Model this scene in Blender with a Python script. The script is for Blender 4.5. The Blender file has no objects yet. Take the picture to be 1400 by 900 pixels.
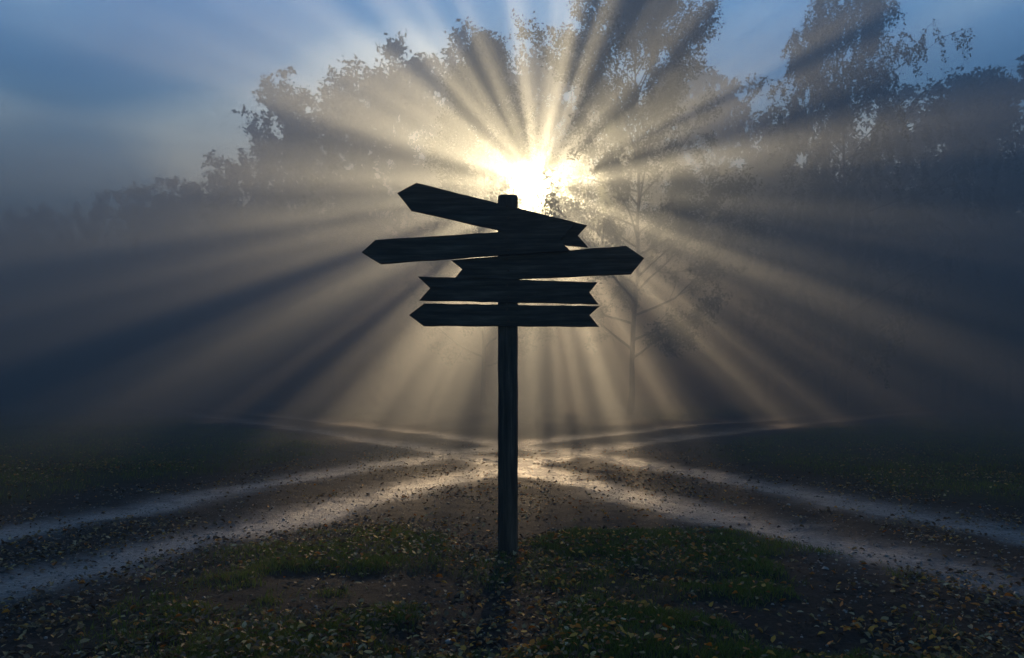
import bpy, math, random
import numpy as np
from mathutils import Vector, Matrix
random.seed(7); rng=np.random.default_rng(7)
sc=bpy.context.scene
F=1089.0; CH=1.5; HZ=510.0
def P(u,v,Y): return ((u-700)/F*Y, Y, CH+(HZ-v)/F*Y)

# ---------------------------------------------------------------- helpers
def mk(name,verts,faces,sizes,mats,midx=None,col=None,attrs=None,smooth=False):
    me=bpy.data.meshes.new(name)
    verts=np.asarray(verts,dtype=np.float32); faces=np.asarray(faces,dtype=np.int32).ravel()
    sizes=np.asarray(sizes,dtype=np.int32)
    me.vertices.add(len(verts)); me.vertices.foreach_set('co',verts.ravel())
    me.loops.add(len(faces)); me.loops.foreach_set('vertex_index',faces)
    me.polygons.add(len(sizes))
    st=np.concatenate([[0],np.cumsum(sizes)[:-1]]).astype(np.int32)
    me.polygons.foreach_set('loop_start',st)
    try: me.polygons.foreach_set('loop_total',sizes)
    except Exception: pass
    for m in mats: me.materials.append(m)
    if midx is not None: me.polygons.foreach_set('material_index',np.asarray(midx,dtype=np.int32))
    if smooth: me.polygons.foreach_set('use_smooth',np.ones(len(sizes),dtype=bool))
    me.update(calc_edges=True)
    if col is not None:
        a=me.color_attributes.new('col','FLOAT_COLOR','POINT')
        c=np.ones((len(verts),4),dtype=np.float32); c[:,:3]=col
        a.data.foreach_set('color',c.ravel())
    if attrs:
        for k,vv in attrs.items():
            a=me.attributes.new(k,'FLOAT','POINT'); a.data.foreach_set('value',np.asarray(vv,dtype=np.float32))
    return me
def add(name,me,parent=None,loc=(0,0,0)):
    o=bpy.data.objects.new(name,me); sc.collection.objects.link(o); o.location=loc
    if parent: o.parent=parent
    return o
_h=np.random.default_rng(3).random((256,256))
def vnoise(x,y,s,off=0):
    x=np.asarray(x)*s+off*17.3+1000; y=np.asarray(y)*s+off*9.1+1000
    xi=np.floor(x).astype(int); yi=np.floor(y).astype(int); fx=x-xi; fy=y-yi
    fx=fx*fx*(3-2*fx); fy=fy*fy*(3-2*fy)
    g=lambda a,b:_h[a%256,b%256]
    return (g(xi,yi)*(1-fx)+g(xi+1,yi)*fx)*(1-fy)+(g(xi,yi+1)*(1-fx)+g(xi+1,yi+1)*fx)*fy
def fbm(x,y,s,off=0,n=4):
    r=0;a=.5;t=0
    for i in range(n): r=r+a*vnoise(x,y,s*2**i,off+i); t+=a; a*=.5
    return r/t
def sstep(a,b,x):
    t=np.clip((x-a)/(b-a),0,1); return t*t*(3-2*t)

# ---------------------------------------------------------------- materials
def mat(name):
    m=bpy.data.materials.new(name); m.use_nodes=True; nt=m.node_tree
    b=nt.nodes['Principled BSDF']; return m,nt,b
def N(nt,t,**k):
    n=nt.nodes.new(t)
    for a,v in k.items(): setattr(n,a,v)
    return n
def ramp(nt,fac,stops):
    r=N(nt,'ShaderNodeValToRGB'); e=r.color_ramp.elements
    e[0].position=stops[0][0]; e[0].color=(*stops[0][1],1)
    e[1].position=stops[-1][0]; e[1].color=(*stops[-1][1],1)
    for p,c in stops[1:-1]:
        q=e.new(p); q.color=(*c,1)
    nt.links.new(fac,r.inputs[0]); return r.outputs[0]
def noise(nt,vec,scale,detail=4,rough=.5):
    n=N(nt,'ShaderNodeTexNoise'); n.inputs['Scale'].default_value=scale
    n.inputs['Detail'].default_value=detail; n.inputs['Roughness'].default_value=rough
    nt.links.new(vec,n.inputs['Vector']); return n.outputs['Fac']
def mixc(nt,f,a,b,mode='MIX'):
    m=N(nt,'ShaderNodeMix',data_type='RGBA',blend_type=mode)
    if isinstance(f,float): m.inputs[0].default_value=f
    else: nt.links.new(f,m.inputs[0])
    for s,v in ((6,a),(7,b)):
        if isinstance(v,tuple): m.inputs[s].default_value=(*v,1)
        else: nt.links.new(v,m.inputs[s])
    return m.outputs[2]
def math_(nt,op,a,b=None,clamp=False):
    m=N(nt,'ShaderNodeMath',operation=op,use_clamp=clamp)
    for i,v in enumerate((a,b)):
        if v is None: continue
        if isinstance(v,(int,float)): m.inputs[i].default_value=v
        else: nt.links.new(v,m.inputs[i])
    return m.outputs[0]
def mrange(nt,v,a,b,c,d,smooth=True):
    m=N(nt,'ShaderNodeMapRange',interpolation_type='SMOOTHSTEP' if smooth else 'LINEAR'); nt.links.new(v,m.inputs[0])
    for i,q in enumerate((a,b,c,d)): m.inputs[i+1].default_value=q
    return m.outputs[0]

# wood
def wood(name,axis):
    m,nt,b=mat(name); tc=N(nt,'ShaderNodeTexCoord'); mp=N(nt,'ShaderNodeMapping')
    nt.links.new(tc.outputs['Object'],mp.inputs[0])
    s=[14,14,14]; s[axis]=.9; mp.inputs['Scale'].default_value=s
    n1=noise(nt,mp.outputs[0],2.2,6,.65); n2=noise(nt,tc.outputs['Object'],5,3)
    c=ramp(nt,n1,[(.32,(.006,.005,.004)),(.45,(.032,.025,.019)),(.58,(.08,.065,.05)),(.72,(.17,.14,.11))])
    c=mixc(nt,math_(nt,'MULTIPLY',n2,.5),c,(.02,.016,.012))
    nt.links.new(c,b.inputs['Base Color'])
    b.inputs['Roughness'].default_value=.75; b.inputs['Specular IOR Level'].default_value=.3
    bp=N(nt,'ShaderNodeBump'); bp.inputs['Strength'].default_value=1; bp.inputs['Distance'].default_value=.008
    nt.links.new(n1,bp.inputs['Height']); nt.links.new(bp.outputs[0],b.inputs['Normal'])
    return m
M_board=wood('weathered_board_wood',0); M_post=wood('weathered_post_wood',2)
M_iron,nt,b=mat('rusty_iron'); b.inputs['Metallic'].default_value=.8; b.inputs['Roughness'].default_value=.55
tc=N(nt,'ShaderNodeTexCoord'); nt.links.new(ramp(nt,noise(nt,tc.outputs['Object'],60),[(.3,(.02,.015,.012)),(.7,(.09,.05,.03))]),b.inputs['Base Color'])

# bark / foliage
M_bark,nt,b=mat('bark'); tc=N(nt,'ShaderNodeTexCoord')
nt.links.new(ramp(nt,noise(nt,tc.outputs['Object'],6,4),[(.3,(.015,.013,.012)),(.7,(.05,.045,.04))]),b.inputs['Base Color']); b.inputs['Roughness'].default_value=.9
def leafmat(name,c1,c2,c3,trans):
    m=bpy.data.materials.new(name); m.use_nodes=True; nt=m.node_tree; nt.nodes.remove(nt.nodes['Principled BSDF'])
    tc=N(nt,'ShaderNodeTexCoord')
    c=ramp(nt,noise(nt,tc.outputs['Object'],1.3,2,.7),[(.3,c1),(.5,c2),(.72,c3)])
    d=N(nt,'ShaderNodeBsdfDiffuse'); nt.links.new(c,d.inputs[0]); out=d.outputs[0]
    if trans:
        tr=N(nt,'ShaderNodeBsdfTranslucent'); nt.links.new(c,tr.inputs[0])
        mx=N(nt,'ShaderNodeMixShader'); mx.inputs[0].default_value=.25
        nt.links.new(d.outputs[0],mx.inputs[1]); nt.links.new(tr.outputs[0],mx.inputs[2]); out=mx.outputs[0]
    nt.links.new(out,nt.nodes['Material Output'].inputs['Surface']); return m
M_leaf=leafmat('foliage',(.025,.035,.012),(.04,.05,.018),(.06,.06,.025),True)
M_fleaf=leafmat('foliage_far',(.025,.035,.015),(.04,.05,.02),(.05,.055,.025),False)
def colmat(name,rough=.6,trans=.25,attr='col'):
    m,nt,b=mat(name); a=N(nt,'ShaderNodeAttribute',attribute_name=attr)
    nt.links.new(a.outputs['Color'],b.inputs['Base Color']); b.inputs['Roughness'].default_value=rough
    b.inputs['Specular IOR Level'].default_value=.3
    if trans:
        tr=N(nt,'ShaderNodeBsdfTranslucent'); nt.links.new(a.outputs['Color'],tr.inputs[0])
        mx=N(nt,'ShaderNodeMixShader'); mx.inputs[0].default_value=trans
        nt.links.new(b.outputs[0],mx.inputs[1]); nt.links.new(tr.outputs[0],mx.inputs[2])
        nt.links.new(mx.outputs[0],nt.nodes['Material Output'].inputs['Surface'])
    return m
M_fallen=colmat('fallen_leaf',.65,.15); M_grass=colmat('grass_blade',.6,.4); M_stone=colmat('stone',.5,0)

# ---------------------------------------------------------------- tracks
def catmull(pts,n=8):
    pts=[np.array(p,float) for p in pts]; out=[]
    pp=[2*pts[0]-pts[1]]+pts+[2*pts[-1]-pts[-2]]
    for i in range(1,len(pp)-2):
        for k in range(n):
            t=k/n; a,b,c,d=pp[i-1],pp[i],pp[i+1],pp[i+2]
            out.append(.5*((2*b)+(-a+c)*t+(2*a-5*b+4*c-d)*t*t+(-a+3*b-3*c+d)*t**3))
    out.append(pts[-1]); return np.array(out)
T1=catmull([(-8.5,-2.5),(-6.2,2.6),(-4.25,6.6),(-2.2,10.8),(.2,15),(3.4,19.5),(8.5,25),(17,33),(33,48),(60,70)])
T2=catmull([(8.5,-2.5),(6.2,2.6),(4.15,6.5),(2.3,10.6),(.0,15),(-3.2,19.8),(-8,26),(-17,38),(-34,62),(-60,95)])
def pdist(x,y,T):
    d=np.full(x.shape,1e9)
    for a,b in zip(T[:-1],T[1:]):
        ab=b-a; t=np.clip(((x-a[0])*ab[0]+(y-a[1])*ab[1])/(ab@ab),0,1)
        d=np.minimum(d,(x-a[0]-ab[0]*t)**2+(y-a[1]-ab[1]*t)**2)
    return np.sqrt(d)
def fields(x,y):
    wx=(fbm(x,y,.35,3)-.5)*.4+(fbm(x,y,2.2,77)-.5)*.26
    d1=pdist(x,y,T1)+wx; d2=pdist(x,y,T2)+wx*-1
    w=.26+.22*fbm(x,y,.8,5)
    r1=np.exp(-(np.abs(d1-.98)/w)**2.0); r2=np.exp(-(np.abs(d2-.98)/w)**2.0)
    rut=np.clip(np.maximum(r1,r2)*(.28+1.4*fbm(x,y,1.5,8)),0,1)
    dm=np.minimum(d1,d2)
    road=1-sstep(1.7,2.5,dm+(fbm(x,y,.9,12)-.5)*1.2)
    g=fbm(x,y,1.1,21)
    near=sstep(.42,.62,g+.20*np.exp(-((x-.35)/1.6)**2-((y-6.5)/.9)**2)+.14*np.exp(-((x-1.0)/1.7)**2-((y-5.0)/1.4)**2)-.04)*(1-sstep(7.2,8.1,y))*sstep(1.1,1.9,dm)*(1-sstep(1.9,3.3,np.abs(x-.55)))
    lawn=sstep(2.0,2.9,dm+(fbm(x,y,.5,31)-.5)*1.4)*sstep(2.6,3.8,np.abs(x)-.08*(y-10))
    grass=np.clip(np.maximum(near,lawn),0,1)
    h=.07*(fbm(x,y,.25,40)-.5)+.05*(fbm(x,y,1.6,44)-.5)+.026*(fbm(x,y,6,47,3)-.5)*(1-.5*rut)
    h=h-.035*rut+.04*grass
    return h,rut,road,grass
def axis(segs):
    o=[segs[0][0]]
    for a,b,s in segs:
        n=max(1,int(round((b-a)/s))); o+=list(a+(b-a)*(np.arange(n)+1)/n)
    return np.array(o)
ys=axis([(-60,-4,4),(-4,2.5,.5),(2.5,10,.036),(10,16,.07),(16,30,.16),(30,60,.5),(60,600,15)])
xs=axis([(-400,-60,20),(-60,-20,.8),(-20,-8,.2),(-8,-4,.08),(-4,4,.036),(4,8,.08),(8,20,.2),(20,60,.8),(60,400,20)])
X,Y=np.meshgrid(xs,ys); x=X.ravel(); y=Y.ravel()
h,rut,road,grass=fields(x,y)
wet=np.exp(-((x-.7)/3.4)**2-((y-13.5)/4.4)**2)*sstep(.35,.6,fbm(x,y,1.4,90)+.12)
nx,ny=len(xs),len(ys)
i=np.arange((ny-1)*(nx-1)); r=i//(nx-1); c=i%(nx-1); a=r*nx+c
faces=np.stack([a,a+1,a+nx+1,a+nx],1)
M_ground,nt,b=mat('ground_soil')
tc=N(nt,'ShaderNodeTexCoord'); ob=tc.outputs['Object']
A=lambda k:N(nt,'ShaderNodeAttribute',attribute_name=k).outputs['Fac']
nA=noise(nt,ob,3.2,5,.65); nB=noise(nt,ob,26,6,.7)
soil=ramp(nt,nB,[(.3,(.006,.005,.003)),(.5,(.018,.014,.010)),(.7,(.050,.040,.030))])
grav=ramp(nt,nB,[(.3,(.06,.056,.050)),(.5,(.17,.16,.145)),(.72,(.34,.32,.29))])
gr=ramp(nt,nB,[(.3,(.010,.013,.004)),(.7,(.032,.037,.012))])
rr=math_(nt,'MULTIPLY',A('rut'),math_(nt,'MULTIPLY',nA,2.1),True)
c=mixc(nt,rr,soil,grav); c=mixc(nt,A('grass'),c,gr)
nt.links.new(c,b.inputs['Base Color'])
ro=mrange(nt,rr,0,1,.85,.40,False)
nt.links.new(math_(nt,'SUBTRACT',ro,math_(nt,'MULTIPLY',A('wet'),.20)),b.inputs['Roughness'])
sp_=mrange(nt,rr,0,1,.15,.6,False); nt.links.new(sp_,b.inputs['Specular IOR Level'])
bp=N(nt,'ShaderNodeBump'); bp.inputs['Strength'].default_value=.9; bp.inputs['Distance'].default_value=.025
nt.links.new(nB,bp.inputs['Height']); nt.links.new(bp.outputs[0],b.inputs['Normal'])
add('ground',mk('ground',np.stack([x,y,h],1),faces,np.full(len(faces),4),[M_ground],attrs={'rut':rut,'grass':grass,'wet':wet},smooth=True))

# ---------------------------------------------------------------- scatter
def rot_basis(n,tilt):
    yaw=rng.random(n)*2*np.pi; tx=rng.normal(0,tilt,n); ty=rng.normal(0,tilt,n)
    e1=np.stack([np.cos(yaw),np.sin(yaw),tx],1); e1/=np.linalg.norm(e1,axis=1)[:,None]
    e2=np.stack([-np.sin(yaw),np.cos(yaw),ty],1)
    e2-=e1*(e1*e2).sum(1)[:,None]; e2/=np.linalg.norm(e2,axis=1)[:,None]
    return e1,e2,np.cross(e1,e2)
def trapez(n,y0,y1,spread=.70,k=1.0):
    yy=y0+(y1-y0)*rng.random(n)**k; xx=(rng.random(n)*2-1)*(yy*spread+.5); return xx,yy
lx,ly=trapez(54000,3.4,17,.72,1.25)
hh,rt,rd,gs=fields(lx,ly)
cl=fbm(lx,ly,.9,60); keep=rng.random(len(lx))<np.clip((.20+1.2*sstep(.38,.65,cl))*(1-.96*rt)*np.clip(1.5-ly/14,.12,1),0,1)
lx,ly,hh,rt,gs=[q[keep] for q in (lx,ly,hh,rt,gs)]; n=len(lx)
e1,e2,e3=rot_basis(n,.38); s=rng.uniform(.008,.026,n)
tpl=np.array([(-1,0,0),(-.45,.55,1),(.35,.6,1),(1.1,0,.1),(.35,-.6,1),(-.45,-.55,1)])
V=np.zeros((n,6,3)); curl=rng.uniform(-.1,.8,n)
for k in range(6):
    t=tpl[k]; jit=rng.uniform(.7,1.3,n)
    V[:,k]=e1*(t[0]*s*jit)[:,None]+e2*(t[1]*s*jit)[:,None]+e3*(t[2]*s*curl)[:,None]
V+=np.stack([lx,ly,hh+.006+.030*gs+rng.random(n)*.010],1)[:,None,:]
b0=np.arange(n)*6
fc=np.concatenate([np.stack([b0,b0+3,b0+2,b0+1],1),np.stack([b0,b0+5,b0+4,b0+3],1)])
pal=np.array([(.36,.24,.10),(.46,.31,.11),(.21,.125,.055),(.68,.32,.04),(.70,.22,.02),(.12,.065,.03),(.52,.39,.20)])
wr=np.exp(-((lx-1.0)/1.7)**2)
pi=rng.choice(7,n,p=np.array([.22,.12,.25,.05,.02,.29,.05]))
org=rng.random(n)<.34*wr; pi[org]=rng.choice([3,4],org.sum())
colr=pal[pi]*rng.uniform(.4,1.2,n)[:,None]
add('fallen_leaves',mk('fallen_leaves',V.reshape(-1,3),fc,np.full(len(fc),4),[M_fallen],col=np.repeat(colr,6,0)))
# grass
def grass_pts(n,y0,y1,spread,k): 
    gx,gy=trapez(n,y0,y1,spread,k); hh,rt,rd,gs=fields(gx,gy); kp=rng.random(n)<gs*(.15+1.1*sstep(.3,.7,fbm(gx,gy,2.5,70))); return gx[kp],gy[kp],hh[kp]
g1=grass_pts(380000,3.4,8.5,.45,1.0); g2=grass_pts(330000,6,42,.75,1.3)
gx=np.concatenate([g1[0],g2[0]]); gy=np.concatenate([g1[1],g2[1]]); gz=np.concatenate([g1[2],g2[2]])
n=len(gx); far=np.clip(gy/9,1,3.2)
ht=rng.uniform(.012,.055,n)*np.where(gy<9.2,1,1.6)*(.6+.9*fbm(gx,gy,3,74)); wd=rng.uniform(.0018,.0036,n)*far
yaw=rng.random(n)*2*np.pi; ln=rng.normal(0,.5,(n,2))
d=np.stack([np.cos(yaw),np.sin(yaw),0*yaw],1); base=np.stack([gx,gy,gz-.004],1)
lean=np.stack([ln[:,0]*ht,ln[:,1]*ht,0*ht],1); up=np.zeros((n,3)); up[:,2]=ht
V=np.stack([base-d*wd[:,None],base+d*wd[:,None],base+d*(wd*.7)[:,None]+up*.55+lean*.35,base-d*(wd*.7)[:,None]+up*.55+lean*.35,base+up+lean],1)
b0=np.arange(n)*5
fc=np.concatenate([np.stack([b0,b0+1,b0+2,b0+3],1).ravel(),np.stack([b0+3,b0+2,b0+4],1).ravel()])
sz=np.concatenate([np.full(n,4),np.full(n,3)])
q=rng.random(n)[:,None]; gcol=np.array([.06,.10,.010])*(1-q)+np.array([.18,.22,.025])*q
dry=rng.random(n)<.14; gcol[dry]=(.20,.14,.05)
add('grass',mk('grass',V.reshape(-1,3),fc,sz,[M_grass],col=np.repeat(gcol,5,0)))
# gravel
px,py=trapez(42000,3.4,20,.72,1.3); hh,rt,rd,gs=fields(px,py)
kp=rng.random(len(px))<np.clip(.12+.35*rt+.35*rd-gs,0,1); px,py,hh=px[kp],py[kp],hh[kp]; n=len(px)
s=rng.uniform(.004,.013,n)*np.where(rng.random(n)<.04,2.0,1)
oc=np.array([(1,0,0),(0,1,0),(-1,0,0),(0,-1,0),(.6,.5,.7),(-.5,.4,.75),(-.4,-.6,.7),(.5,-.4,.65)])
e1,e2,e3=rot_basis(n,.2)
V=np.zeros((n,8,3))
for k in range(8):
    j=rng.uniform(.75,1.25,(3,n)); t=oc[k]
    V[:,k]=e1*(t[0]*s*j[0])[:,None]+e2*(t[1]*s*j[1])[:,None]+e3*(t[2]*s*j[2])[:,None]
V+=np.stack([px,py,hh-.001],1)[:,None,:]
b0=np.arange(n)*8
fq=[(4,5,6,7)]; ft=[(0,1,4),(1,5,4),(1,2,5),(2,6,5),(2,3,6),(3,7,6),(3,0,7),(0,4,7)]
fc=[np.stack([b0+i for i in f],1).ravel() for f in fq+ft]; sz=np.concatenate([np.full(n,4)]+[np.full(n,3)]*8)
add('gravel',mk('gravel',V.reshape(-1,3),np.concatenate(fc),sz,[M_stone],col=np.repeat(np.array([.17,.155,.135])*rng.uniform(.4,1.7,n)[:,None],8,0)))

# ---------------------------------------------------------------- signpost
YP=1.5*F/(758-HZ); 
sp=bpy.data.objects.new('signpost',None); sc.collection.objects.link(sp); sp.location=((694.5-700)/F*YP,YP,0)
def tow(u,v,Y=YP): 
    p=P(u,v,Y); return (p[0]-sp.location.x,p[2])
hw=.0815
def postmesh():
    V=[];Fc=[];n=30; ztop=CH+(HZ-268)/F*YP; z0=-.4
    ch=.012
    ring=[(-hw+ch,-hw),(hw-ch,-hw),(hw,-hw+ch),(hw,hw-ch),(hw-ch,hw),(-hw+ch,hw),(-hw,hw-ch),(-hw,-hw+ch)]
    zs=list(np.linspace(z0,ztop-.03,n))+[ztop-.012,ztop]
    for i,z in enumerate(zs):
        sc_=1 if i<n else (.93 if i==n else .72)
        wob=(random.uniform(-.002,.002),random.uniform(-.002,.002))
        for q in ring: V.append((q[0]*sc_+wob[0]+random.uniform(-.0012,.0012),q[1]*sc_+wob[1],z+random.uniform(-.003,.003)*(i>=n)))
    for i in range(len(zs)-1):
        for k in range(8): Fc.append((i*8+k,i*8+(k+1)%8,(i+1)*8+(k+1)%8,(i+1)*8+k))
    me=bpy.data.meshes.new('post'); me.from_pydata(V,[],Fc+[tuple(range((len(zs)-1)*8,len(zs)*8))]); me.materials.append(M_post); return me
add('post',postmesh(),sp)
boards=[
 [(543,264),(569,250),(803,308),(790,322),(804,338),(772,335),(562,288)],
 [(494,345),(513,328),(700,316),(784,308),(766,329),(780,343),(700,348),(520,361)],
 [(617,356),(740,345),(856,336),(881,353),(863,375),(705,382),(622,380),(632,368)],
 [(571,378),(817,386),(806,400),(818,416),(573,411),(588,394)],
 [(559,431),(580,415),(820,418.5),(806,431),(819,447),(579,446)]]
import bmesh
yf=-hw-.004
for bi,poly in enumerate(boards):
    th=.034
    yfront=yf-th if bi!=1 else yf-th*2-.006
    if bi==2: yfront=yf-th*1-.004
    pts=[tow(u,v,YP+yfront) for u,v in poly]
    dens=[]
    for i in range(len(pts)):
        a=np.array(pts[i]); b_=np.array(pts[(i+1)%len(pts)]); L=np.linalg.norm(b_-a); m=max(1,int(L/.07))
        nrm=np.array([-(b_-a)[1],(b_-a)[0]])/L
        for k in range(m):
            w=0 if k==0 else random.uniform(-.0022,.0022)
            dens.append(tuple(a+(b_-a)*k/m+nrm*w))
    cx=sum(p[0] for p in dens)/len(dens); cz=sum(p[1] for p in dens)/len(dens)
    bm=bmesh.new(); vs=[bm.verts.new((p[0]-cx,0,p[1]-cz)) for p in dens]
    f=bm.faces.new(vs); ex=bmesh.ops.extrude_face_region(bm,geom=[f])
    for g in ex['geom']:
        if isinstance(g,bmesh.types.BMVert): g.co.y+=th
    bmesh.ops.recalc_face_normals(bm,faces=bm.faces)
    rim=[e for e in bm.edges if any(len(f.verts)>4 for f in e.link_faces)]
    bmesh.ops.bevel(bm,geom=rim,offset=.0035,segments=1,affect='EDGES')
    bmesh.ops.triangulate(bm,faces=[f for f in bm.faces if len(f.verts)>4])
    me=bpy.data.meshes.new('sign_board'); bm.to_mesh(me); bm.free(); me.materials.append(M_board)
    add('arrow_board_%d'%(bi+1),me,sp,(cx,yfront,cz))
    for k in (-1,1):
        bm=bmesh.new(); bmesh.ops.create_cone(bm,cap_ends=True,segments=6,radius1=.011,radius2=.009,depth=.012,matrix=Matrix.Rotation(math.pi/2,4,'X'))
        me=bpy.data.meshes.new('bolt'); bm.to_mesh(me); bm.free(); me.materials.append(M_iron)
        vc={0:290,1:334,2:362,3:398,4:431}[bi]
        q=tow(694+k*1.0,vc+k*8,YP+yfront)
        add('bolt_%d_%s'%(bi+1,'a' if k<0 else 'b'),me,sp,(q[0],yfront-.005,q[1]))

# ---------------------------------------------------------------- trees
def tree_arrays(seed,H,R,base,weep=0,nprim=34,nleaf=40,leaf=.06,low=.25,r0=.16,nsec=7,nter=5,lean=.0,top=.66):
    rg=np.random.default_rng(seed); V=[];Fc=[];vc=0; LP=[]
    def tube(pts,rad,sides):
        nonlocal vc
        pts=np.array(pts); k=len(pts)
        ang=np.arange(sides)*2*np.pi/sides
        for i in range(k):
            dd=pts[min(i+1,k-1)]-pts[max(i-1,0)]; dd=dd/(np.linalg.norm(dd)+1e-9)
            a=np.cross(dd,[.3,.9,.2]); a/=np.linalg.norm(a)+1e-9; b2=np.cross(dd,a)
            V.append(pts[i]+rad[i]*(np.cos(ang)[:,None]*a+np.sin(ang)[:,None]*b2))
        for i in range(k-1):
            for s_ in range(sides):
                Fc.append((vc+i*sides+s_,vc+i*sides+(s_+1)%sides,vc+(i+1)*sides+(s_+1)%sides,vc+(i+1)*sides+s_))
        vc+=k*sides
    nt_=16; tr=[]
    w=np.zeros(3)
    for i in range(nt_):
        t=i/(nt_-1); w=w+np.array([rg.normal(0,.05),rg.normal(0,.05),0])*H/14
        tr.append(np.array([lean*t*H,0,t*H*.93-.15])+w)
    tube(tr,[r0*(1-.93*(i/(nt_-1)))**.9*(1+.5*math.exp(-i*1.5)) for i in range(nt_)],8)
    def at(pts,t):
        f=t*(len(pts)-1); i=min(int(f),len(pts)-2); return pts[i]+(pts[i+1]-pts[i])*(f-i)
    def branch(p,d,L,k,grav):
        out=[p]; d=d/np.linalg.norm(d)
        for i in range(k):
            d=d+rg.normal(0,.13,3)+np.array([0,0,grav]); d=d/np.linalg.norm(d); out.append(out[-1]+d*L/k)
        return out
    for i in range(nprim):
        t=base+(1-base)*((i+.5)/nprim)**.9
        tc_=(t-base)/(1-base)
        prof=(math.sin(math.pi*min(1,(tc_*top+low)))**.75)
        L=R*prof*rg.uniform(.5,1.15)+.4
        az=i*2.399+rg.normal(0,.35); el=math.radians(rg.uniform(12,38)+32*tc_)
        d=np.array([math.cos(az)*math.cos(el),math.sin(az)*math.cos(el),math.sin(el)])
        p0=at(tr,min(t,.995)); pr_=branch(p0,d,L,6,.05 if not weep else .0)
        rr0=r0*.42*(1-t)+.018
        tube(pr_,[rr0*(1-.85*j/6) for j in range(7)],5)
        for j in range(nsec):
            s_=.22+.78*(j+rg.random())/nsec; p1=at(pr_,min(s_,.999)); dd=pr_[-1]-pr_[0]; dd/=np.linalg.norm(dd)
            d2=dd+rg.normal(0,.6,3)+np.array([0,0,.1]); L2=L*rg.uniform(.22,.48)*(1.15-.6*s_)+.25
            se=branch(p1,d2,L2,4,.02 if not weep else -.12)
            tube(se,[rr0*.35*(1-.8*m/4)+.003 for m in range(5)],3)
            for m in range(nter):
                if rg.random()<.12: continue
                p2=at(se,min(.999,.2+.8*(m+rg.random())/nter))
                d3=rg.normal(0,1,3)+dd*.5+np.array([0,0,-.2])
                if weep: d3=d3*.35+np.array([0,0,-1.0])
                L3=rg.uniform(.25,.7) if not weep else rg.uniform(.5,1.4)
                te=branch(p2,d3,L3,3,-.05 if not weep else -.25)
                if leaf<.09: tube(te,[.006,.005,.004,.002],3)
                nl=int(nleaf*rg.uniform(.4,1.4)*(1 if not weep else 1.2))
                te=np.array(te); f=rg.random(nl)*3; ii=np.minimum(f.astype(int),2); ff=(f-ii)[:,None]
                LP.append(te[ii]*(1-ff)+te[ii+1]*ff+rg.normal(0,.11 if not weep else .05,(nl,3)))
    V=np.concatenate(V); nb=len(Fc); Fc=np.array(Fc)
    LP=np.concatenate(LP); n=len(LP)
    a=rg.normal(0,1,(n,3)); a/=np.linalg.norm(a,axis=1)[:,None]; b_=rg.normal(0,1,(n,3)); b_-=a*(a*b_).sum(1)[:,None]; b_/=np.linalg.norm(b_,axis=1)[:,None]
    s=(leaf*rg.uniform(.6,1.3,n))[:,None]
    LV=np.stack([LP-a*s,LP+b_*s*.6,LP+a*s,LP-b_*s*.6],1).reshape(-1,3)
    q=len(V)+np.arange(n)*4; LF=np.stack([q,q+1,q+2,q+3],1)
    return np.concatenate([V,LV]),np.concatenate([Fc,LF]),np.concatenate([np.zeros(nb,int),np.ones(n,int)])
def tree(name,args,loc,rz=0,leafm=None):
    V,Fc,mi=tree_arrays(**args)
    o=add(name,mk(name,V,Fc,np.full(len(Fc),4),[M_bark,leafm or M_leaf],midx=mi),None,loc); o.rotation_euler[2]=rz
    print(name,len(Fc)); return o
def gp(u,Y): return ((u-700)/F*Y,Y,0)
tree('birch_tree',dict(seed=11,H=16.2,R=4.7,base=.13,nprim=52,nleaf=52,leaf=.055,low=.28,r0=.10),gp(862,28.6))
tree('birch_tree',dict(seed=5,H=14.9,R=3.1,base=.12,nprim=43,nleaf=38,leaf=.055,low=.34,r0=.09),gp(660,30.5),1.0)
tree('weeping_birch_tree',dict(seed=23,H=16.8,R=4.5,base=.12,weep=1,nprim=48,nleaf=48,leaf=.055,low=.28,r0=.12),gp(1150,31.3))
# distant tree mass
base_t=[tree_arrays(s,14,4.6,.07,w,28,18,.11,.34,.13,6,4,0,.58) for s,w in ((41,0),(42,0),(43,0),(44,0))]
VV=[];FF=[];MM=[];o=0
rows=[(-60,320,66),(20,295,60),(75,300,62),(125,280,60),(185,262,56),(240,258,53),(290,250,54),(330,215,50),(372,200,49),(405,145,46),(455,128,45),(500,120,46),(545,85,43),(600,100,45),
 (650,90,46),(720,120,50),(780,60,44),(930,110,46),(985,128,42),(1045,170,39),(1090,150,38),(1200,150,37),(1255,150,37),(1310,125,36),(1350,115,35),(1400,90,34),(1450,75,33),(1520,60,34),(1600,60,36),
 (1000,250,42),(1060,230,38),(1130,240,38),(1200,220,37),(1290,210,36),(1380,220,35),(60,330,75),(220,290,70),(480,260,52),(380,320,50),(620,200,60),(760,200,62),(880,200,62)]
for k,(u,v,Yd) in enumerate(rows):
    V,Fc,mi=base_t[(k*7+k//3)%4]; top=CH+(HZ-v)/F*Yd; s=top/14.0; a=rng.random()*6.28; wx=rng.uniform(.85,1.15)*max(s,.85)
    R_=np.array([[math.cos(a)*wx,-math.sin(a)*wx,0],[math.sin(a)*wx,math.cos(a)*wx,0],[0,0,s]])
    VV.append(V@R_.T+np.array(gp(u,Yd))); FF.append(Fc+o); MM.append(mi); o+=len(V)
VV=np.concatenate(VV);FF=np.concatenate(FF);MM=np.concatenate(MM)
add('distant_tree_line',mk('distant_tree_line',VV,FF,np.full(len(FF),4),[M_bark,M_fleaf],midx=MM)); print('far',len(FF))

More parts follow.
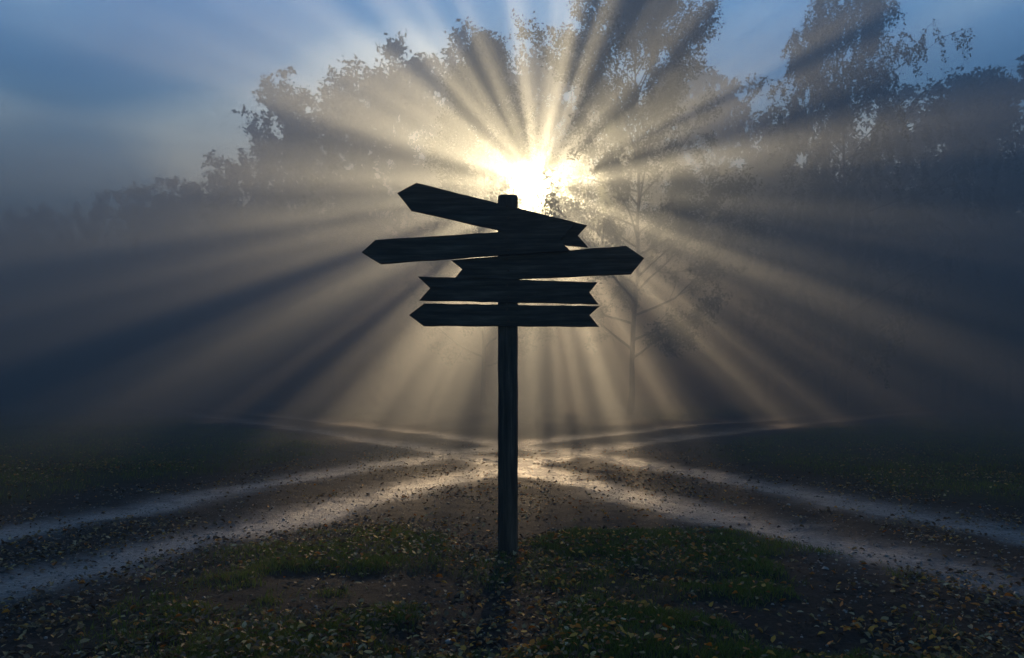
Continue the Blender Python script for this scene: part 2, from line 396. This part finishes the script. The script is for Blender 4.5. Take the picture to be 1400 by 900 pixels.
# ---------------------------------------------------------------- fog: thin haze everywhere, a deep bank from just before the junction, denser low mist
def fogbox(name,x0,x1,y0,y1,z0,z1,dens):
    bpy.ops.mesh.primitive_cube_add(size=1); o=bpy.context.object; o.name=name; o.scale=(x1-x0,y1-y0,z1-z0); o.location=((x0+x1)/2,(y0+y1)/2,(z0+z1)/2)
    m=bpy.data.materials.new(name); m.use_nodes=True; nt=m.node_tree; nt.nodes.remove(nt.nodes['Principled BSDF'])
    vs=N(nt,'ShaderNodeVolumeScatter'); vs.inputs['Density'].default_value=dens; vs.inputs['Anisotropy'].default_value=.35; vs.inputs['Color'].default_value=(.84,.94,1,1)
    nt.links.new(vs.outputs[0],nt.nodes['Material Output'].inputs['Volume']); o.data.materials.append(m)
fogbox('fog',-210,210,-30,12,-.5,17.1,.007)
fogbox('fog_bank',-210,210,12.01,310,-.5,17.1,.062)
fogbox('ground_mist',-200,200,21,219,-.6,6.0,.065)

# ---------------------------------------------------------------- sun behind the crowns
SP=Vector(P(737,254,31.6))
L=bpy.data.lights.new('sun','POINT'); L.energy=21500; L.shadow_soft_size=.18; L.color=(1,.83,.52)
lo=bpy.data.objects.new('sun',L); sc.collection.objects.link(lo); lo.location=SP
qr=(Vector((0,0,1.5))-SP).to_track_quat('Z','Y'); lo.rotation_euler=qr.to_euler()
junction_beam=(qr.inverted()@(Vector((.9,13.8,0))-SP)).normalized()
L.use_nodes=True; nt=L.node_tree; em=nt.nodes['Emission']
tc=N(nt,'ShaderNodeTexCoord'); nrm=tc.outputs['Normal']; sx=N(nt,'ShaderNodeSeparateXYZ'); nt.links.new(nrm,sx.inputs[0])
cb=N(nt,'ShaderNodeCombineXYZ'); nt.links.new(sx.outputs[0],cb.inputs[0]); nt.links.new(sx.outputs[1],cb.inputs[1])
nm=N(nt,'ShaderNodeVectorMath',operation='NORMALIZE'); nt.links.new(cb.outputs[0],nm.inputs[0])
zz=N(nt,'ShaderNodeCombineXYZ'); nt.links.new(math_(nt,'MULTIPLY',sx.outputs[2],.20),zz.inputs[2])
ad=N(nt,'ShaderNodeVectorMath',operation='ADD'); nt.links.new(nm.outputs[0],ad.inputs[0]); nt.links.new(zz.outputs[0],ad.inputs[1])
n1=noise(nt,ad.outputs[0],7.5,2,.6); n2=noise(nt,ad.outputs[0],1.6,0,.5)
st=math_(nt,'MULTIPLY',mrange(nt,n1,.37,.67,.13,1.75),mrange(nt,n2,.35,.65,.75,1.2,False))  # shaft pattern added as noise in the lamp's strength, besides real leaf shadows
# beams shaped in the lamp: mostly towards the clearing, dimmed over the near ground
az=math_(nt,'ABSOLUTE',sx.outputs[2])
st=math_(nt,'MULTIPLY',st,mrange(nt,az,0,.85,.30,1.0))
st=math_(nt,'MULTIPLY',st,mrange(nt,sx.outputs[2],.960,.995,1.0,.6))
dt=N(nt,'ShaderNodeVectorMath',operation='DOT_PRODUCT'); nt.links.new(nrm,dt.inputs[0]); dt.inputs[1].default_value=junction_beam
st=math_(nt,'ADD',st,math_(nt,'MULTIPLY',mrange(nt,dt.outputs['Value'],.980,.998,0,3.6),mrange(nt,n1,.38,.6,.25,1.0)))  # extra beam added in the lamp's strength to brighten the junction
nt.links.new(st,em.inputs['Strength'])

# ---------------------------------------------------------------- sky (brighter on the sunward side)
w=bpy.data.worlds.new('World'); sc.world=w; w.use_nodes=True; nt=w.node_tree; bg=nt.nodes['Background']
sk=N(nt,'ShaderNodeTexSky',sky_type='NISHITA'); sk.sun_disc=False; sk.sun_elevation=math.radians(12.5); sk.sun_rotation=math.radians(2)
sk.air_density=1.2; sk.dust_density=.3
tc=N(nt,'ShaderNodeTexCoord'); mp=N(nt,'ShaderNodeMapping'); mp.inputs['Scale'].default_value=(1,1,2.2); nt.links.new(tc.outputs['Generated'],mp.inputs[0])
cl=noise(nt,mp.outputs[0],1.9,2,.5)
c=ramp(nt,cl,[(.42,(.17,.44,.88)),(.52,(.28,.60,1.04)),(.63,(1.0,1.28,1.48))])
sy=N(nt,'ShaderNodeSeparateXYZ'); nt.links.new(tc.outputs['Generated'],sy.inputs[0])
nt.links.new(mixc(nt,1.0,sk.outputs[0],c,'MULTIPLY'),bg.inputs['Color'])
nt.links.new(mrange(nt,sy.outputs[1],-.5,.85,.08,.31),bg.inputs['Strength'])

# ---------------------------------------------------------------- camera
cam=bpy.data.cameras.new('camera'); co=bpy.data.objects.new('camera',cam); sc.collection.objects.link(co)
co.location=(0,0,CH); co.rotation_euler=(math.pi/2,0,0); cam.sensor_width=36; cam.lens=28; cam.shift_y=60/1400; cam.clip_end=2000; cam.clip_start=.05
sc.camera=co
sc.view_settings.view_transform='Standard'; sc.view_settings.look='None'; sc.view_settings.exposure=0
